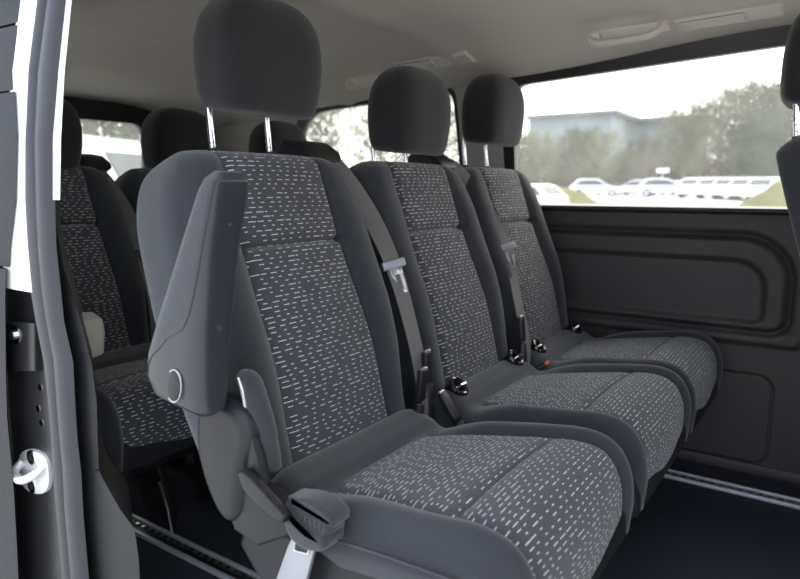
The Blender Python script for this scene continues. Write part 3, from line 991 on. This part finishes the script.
def make_car(paint, label, group, van=False):
    r = thing('parked_car', (0, 0, 0), label, 'car', group)
    L, W = (4.3, 1.76) if not van else (5.0, 1.9)
    if van:
        low = [(-2.5, .35), (-2.5, 1.1), (1.5, 1.1), (2.3, .95), (2.5, .8), (2.5, .35)]
        cab = [(-2.48, 1.1), (-2.44, 2.1), (-2.2, 2.2), (.8, 2.2), (1.05, 2.1), (1.75, 1.1)]
    else:
        low = [(-2.12, .30), (-2.16, .75), (-2.05, .92), (1.0, .92), (1.85, .78), (2.12, .62), (2.14, .30)]
        cab = [(-2.0, .92), (-1.45, 1.42), (-1.1, 1.48), (.0, 1.47), (.3, 1.40), (1.05, .92)]
    Mesh().prism(low, -W / 2, W / 2, .16, 4).build('body', paint, r)
    n = len(cab); zc0, zc1 = min(p[1] for p in cab), max(p[1] for p in cab)
    def cabin(s, inset):
        return [(p[0] * s, sy * (W / 2 - .05 - inset - .16 * (p[1] - zc0) / (zc1 - zc0)), p[1]) for sy in (-1,) for p in cab], [(p[0] * s, (W / 2 - .05 - inset - .16 * (p[1] - zc0) / (zc1 - zc0)), p[1]) for p in cab]
    a, b = cabin(1, 0)
    Mesh().loft([a, b]).build('cabin', paint, r, bevel=.05)
    g = Mesh()
    for sy in (-1, 1):
        q = []
        for p in cab:
            z = zc0 + (p[1] - zc0) * .78 + .03; x = p[0] * .86
            if van: z = 1.15 + (p[1] - zc0) * .55; x = .3 + (p[0] + .3) * .55
            yy = W / 2 - .05 - .16 * (z - zc0) / (zc1 - zc0)
            q.append((x, yy, z))
        o = [(x, sy * (yy + .006), z) for x, yy, z in q]
        i_ = [(x, sy * (yy - .03), z) for x, yy, z in q]
        g.loft([o, i_])
    fx0, fx1 = cab[-1][0], cab[-2][0]
    for (pa, pb, s) in ((cab[-1], cab[-2], 1), (cab[0], cab[1], -1)):
        va, vb = Vector((pa[0], pa[1])), Vector((pb[0], pb[1]))
        d = (vb - va); nrm = Vector((d.y, -d.x)).normalized() * s
        lo, hi = va + d * .12 + nrm * .02, va + d * .86 + nrm * .02
        lo2, hi2 = lo - nrm * .04, hi - nrm * .04
        g.loft([[(lo.x, -W * .38, lo.y), (lo.x, W * .38, lo.y), (hi.x, W * .32, hi.y), (hi.x, -W * .32, hi.y)],
                [(lo2.x, -W * .38, lo2.y), (lo2.x, W * .38, lo2.y), (hi2.x, W * .32, hi2.y), (hi2.x, -W * .32, hi2.y)]])
    g.build('window', M['carglass'], r)
    for x in (-L * .31, L * .31):
        for s in (-1, 1):
            w = Mesh().disc((x, s * (W / 2 - .2), .32), (0, s, 0), .32, .21, 22).build('wheel', M['tyre'], r)
            Mesh().disc((x, s * (W / 2 + .005), .32), (0, s, 0), .2, .012, 16).build('hub', M['steel'], w)
    return r
def put(c, X, Y, deg):
    c.location = (X, Y, gz(Y)); c.rotation_euler = (0, 0, math.radians(deg))
GC = 'cars parked in the yard beyond the far window'
car = make_car(M['carwhite'], 'white car close to the window seat backrest, in front of the mound', GC)
put(car, -13.2, 30.0, 165)
row = [(-17.6, 55, 15, 'white car parked alone right of the grassy mound'), (-16.6, 64, 170, 'white car half hidden at the left end of the yard row'),
       (-14.3, 70, 80, 'pale car standing at the back of the yard, left part of the row'), (-12.0, 55, 8, 'big white car nose out at the start of the slanting row'),
       (-9.0, 53, 70, 'second white car of the slanting row'), (-7.6, 52, 70, 'third white car of the slanting row'), (-6.3, 50.5, 70, 'fourth white car of the slanting row'),
       (-5.1, 49.0, 70, 'fifth white car of the slanting row'), (-3.9, 47.5, 70, 'last white car of the slanting row by the brown bank')]
for X, Y, a, lab in row:
    c = copy_tree(car)
    put(c, X, Y, a)
    c['label'] = lab
van = make_car(M['carwhite'], 'white van standing close behind the rear window', None, True)
van['category'] = 'van'
put(van, -9.2, 5.0, 20)

def tree(kind):
    rng = random.Random(kind * 11 + 3)
    r = thing('tree', (0, 0, 0), None, 'tree')
    leafm = [M['leafa'], M['leafb'], M['leafc']][kind]
    t = Mesh()
    t.tube([(0, 0, -.1), (.1, 0, 3), (0, .1, 6), (.1, .1, 9.5)], [.22, .18, .13, .03], 8)
    br = []
    for k in range(26):
        z = 2 + 7 * k / 26; a = k * 2.4
        ln = (3.4 if kind < 2 else 2.2) * (1 - .55 * abs(k / 26 - .35))
        e = Vector((math.cos(a) * ln, math.sin(a) * ln, z + ln * (.55 if kind < 2 else .1)))
        s_ = Vector((.05, .05, z))
        t.tube([s_, (s_ + e) / 2 + Vector((0, 0, -.2)), e], [.07, .05, .015], 5)
        br.append((s_, e))
    t.build('trunk', M['bark'], r)
    v, f = [], []
    for k in range((4800, 8000, 9000)[kind]):
        s_, e = br[rng.randrange(len(br))]
        u = .25 + .85 * rng.random() ** .7
        p = s_ + (e - s_) * u + Vector([rng.gauss(0, .42) for _ in range(3)])
        d = Vector((rng.gauss(0, 1), rng.gauss(0, 1), rng.gauss(.6, 1))).normalized()
        sd = d.orthogonal().normalized()
        l, w = (.34, .05) if kind < 2 else (.26, .10)
        l *= rng.uniform(.6, 1.4)
        n = len(v)
        v += [p, p + d * l * .5 + sd * w, p + d * l, p + d * l * .5 - sd * w]
        f.append((n, n + 1, n + 2, n + 3))
    mk('crown', v, f, leafm, r, fix=False, smooth=False)
    return r
T = [tree(0), tree(1), tree(2)]
used = [False] * 3
spots = []
rng = random.Random(5)
far_lab = ['olive', 'greyish', 'dark evergreen']
where = [(-25.5, 62, 0, .62), (-22.8, 66, 1, .66), (-20.2, 64, 0, .60), (-17.8, 72, 1, .62), (-15.4, 78, 0, .95), (-14.3, 82, 1, 1.0), (-12.2, 80, 0, 1.12),
         (-10.2, 84, 1, 1.2), (-8.2, 82, 0, 1.22), (-7.6, 76, 2, .92), (-6.0, 84, 1, 1.2), (-4.0, 82, 0, 1.15), (-2.0, 80, 1, 1.05), (-16.5, 88, 2, .7), (-11.0, 90, 2, .8), (-28.6, 64, 1, .64), (-31.5, 70, 0, .66)]
txt = ['at the left end of the far window, beside the headrest', 'second from the left in the far window', 'in front of the flat roofed building',
       'beside the low dark building', 'left of the tallest trees', 'standing at the left of the tall group', 'third in the tall group',
       'in the middle of the tall group', 'right of the centre of the tall group', 'in front of the tall pale trees', 'near the pale blue building',
       'before the pale blue building', 'behind the front row headrest post', 'between the low building and the tall group', 'deep within the tall group', 'right behind the window seat headrest', 'half hidden by the window seat headrest']
for (X, Y, k, s), t_ in zip(where, txt):
    o = T[k] if not used[k] else copy_tree(T[k])
    used[k] = True
    o.location = (X, Y, gz(Y)); o.scale = (s, s, s); o.rotation_euler = (0, 0, X * 1.7)
    o['label'] = far_lab[k] + ' tree ' + t_
    o['group'] = 'trees beyond the yard'
near_trees = [(-27, 21.5, 0, 1.0, 'olive tree seen at the rear edge of the quarter window'), (-24.5, 25.5, 1, .85, 'thin grey tree in the quarter window, second from its rear edge'),
              (-21.5, 29.5, 0, .60, 'low olive tree in the quarter window under the bright sky'), (-21.0, 34, 1, .75, 'grey tree in the quarter window beside the middle headrest'),
              (-24, 14.0, 0, 1.1, 'olive tree seen through the rear window above the van'), (-25.5, 17.5, 1, 1.0, 'grey tree behind the van at the right of the rear window')]
for X, Y, k, s, lab in near_trees:
    o = copy_tree(T[k])
    o.location = (X, Y, gz(Y)); o.scale = (s, s, s); o.rotation_euler = (0, 0, X * 1.3)
    o['label'] = lab
    o['group'] = 'trees seen through the rear windows'

def building(c, size, wm, label, over=1.2, n=6, z2=None):
    X, Y = c; sx, sy, h = size
    r = thing('building', (X, Y, gz(Y)), label, 'building')
    Mesh().box((0, 0, h / 2), (sx, sy, h)).build('wall', wm, r, smooth=False)
    Mesh().box((over * .4, -over * .4, h + .25), (sx + over, sy + over, .6)).build('roof', M['roofg'], r, bevel=.1)
    for k in range(n):
        x = -sx / 2 + sx * (k + .5) / n
        fr_ = Mesh().box((x, -sy / 2 - .03, h * .62), (sx / n * .7, .1, h * .28)).build('window', M['roofg'], r, smooth=False)
        Mesh().box((x, -sy / 2 - .07, h * .62), (sx / n * .6, .1, h * .22)).build('pane', M['carglass'], fr_, smooth=False)
building((-36, 104), (13, 12, 11.5), M['wallg'], 'tall grey flat roofed building at the left of the far window')
building((-25.0, 112), (11, 10, 11), M['wallg'], 'low grey building left of the tall trees in the far window', 1.8, 5)
building((-1.5, 90), (8, 8, 9.5), M['wallb'], 'pale blue building behind the front row headrest post', .6, 3)
# bare thicket along the back of the yard
rng = random.Random(21)
v, f = [], []
for k in range(30000):
    X = rng.uniform(-44, 4); Y = 86 + rng.gauss(0, 1.5) + (X + 12) * -.12
    h = 4.2 + 1.2 * math.sin(X * .5) + .8 * math.sin(X * 1.3 + 2)
    p = Vector((X, Y, gz(Y) + h * rng.random() ** .8))
    d = Vector((rng.gauss(0, .6), rng.gauss(0, .6), 1)).normalized()
    sd = d.orthogonal().normalized()
    l, w_ = rng.uniform(.3, .9), .05
    n = len(v)
    v += [p, p + d * l * .5 + sd * w_, p + d * l, p + d * l * .5 - sd * w_]
    f.append((n, n + 1, n + 2, n + 3))
o = mk('undergrowth', v, f, mat('thicket', (.075, .058, .04), .95, vary=.4, bscale=.5), fix=False, smooth=False)
tag(o, 'brownish bare thicket along the back of the parking yard', 'undergrowth', None, 'stuff')
sg = thing('road_sign', (-12.3, 55, gz(55)), 'small white sign board above the parked cars', 'sign')
Mesh().box((0, 0, 2.1), (.95, .05, .35)).build('board', M['sign'], sg, bevel=.01)
Mesh().tube([(0, .05, 0), (0, .05, 2.1)], .04, 8).build('post', M['steel'], sg)

# ------------------------------------------------------------------ light
w = bpy.data.worlds.new('sky')
SC.world = w
w.use_nodes = True
nt = w.node_tree
N, Lk = nt.nodes.new, nt.links.new
bg = nt.nodes['Background']
tc = N('ShaderNodeTexCoord'); sp = N('ShaderNodeSeparateXYZ')
Lk(tc.outputs['Generated'], sp.inputs[0])
mr = N('ShaderNodeMapRange'); mr.interpolation_type = 'SMOOTHSTEP'
mr.inputs[1].default_value = -.7; mr.inputs[2].default_value = .8
dt = N('ShaderNodeVectorMath'); dt.operation = 'DOT_PRODUCT'
dt.inputs[1].default_value = (.10, .98, .15)
Lk(tc.outputs['Generated'], dt.inputs[0]); Lk(dt.outputs['Value'], mr.inputs[0])
mx = N('ShaderNodeMix'); mx.data_type = 'RGBA'
Lk(mr.outputs[0], mx.inputs[0])
mx.inputs[6].default_value = (1.12, 1.26, 1.52, 1)      # cool sky on the door side
mx.inputs[7].default_value = (2.5, 2.42, 2.24, 1)    # bright veiled sun on the far side
Lk(mx.outputs[2], bg.inputs[0])
bg.inputs[1].default_value = 1.6

# ------------------------------------------------------------------ camera
f_px, yaw, pit, roll, hh = 644.8, .601, .154, .002, .95
F = Vector((-math.sin(yaw) * math.cos(pit), math.cos(yaw) * math.cos(pit), -math.sin(pit)))
R0 = Vector((math.cos(yaw), math.sin(yaw), 0)); U0 = R0.cross(F)
R = R0 * math.cos(roll) + U0 * math.sin(roll); U = U0 * math.cos(roll) - R0 * math.sin(roll)
cd = bpy.data.cameras.new('camera')
cam = bpy.data.objects.new('camera', cd)
COL.objects.link(cam)
cam.matrix_world = Matrix(((R.x, U.x, -F.x, 0), (R.y, U.y, -F.y, 0), (R.z, U.z, -F.z, hh), (0, 0, 0, 1)))
cd.sensor_width = 36
cd.lens = f_px / 800 * 36
cd.clip_start = .01
cd.clip_end = 600
cd.dof.use_dof = True
cd.dof.focus_distance = 1.35
cd.dof.aperture_fstop = 3.5
SC.camera = cam
SC.view_settings.view_transform = 'Standard'
SC.view_settings.look = 'None'
SC.view_settings.gamma = 1
SC.view_settings.exposure = 0.18
SC.cycles.max_bounces = 12
SC.cycles.diffuse_bounces = 6
SC.cycles.transparent_max_bounces = 16
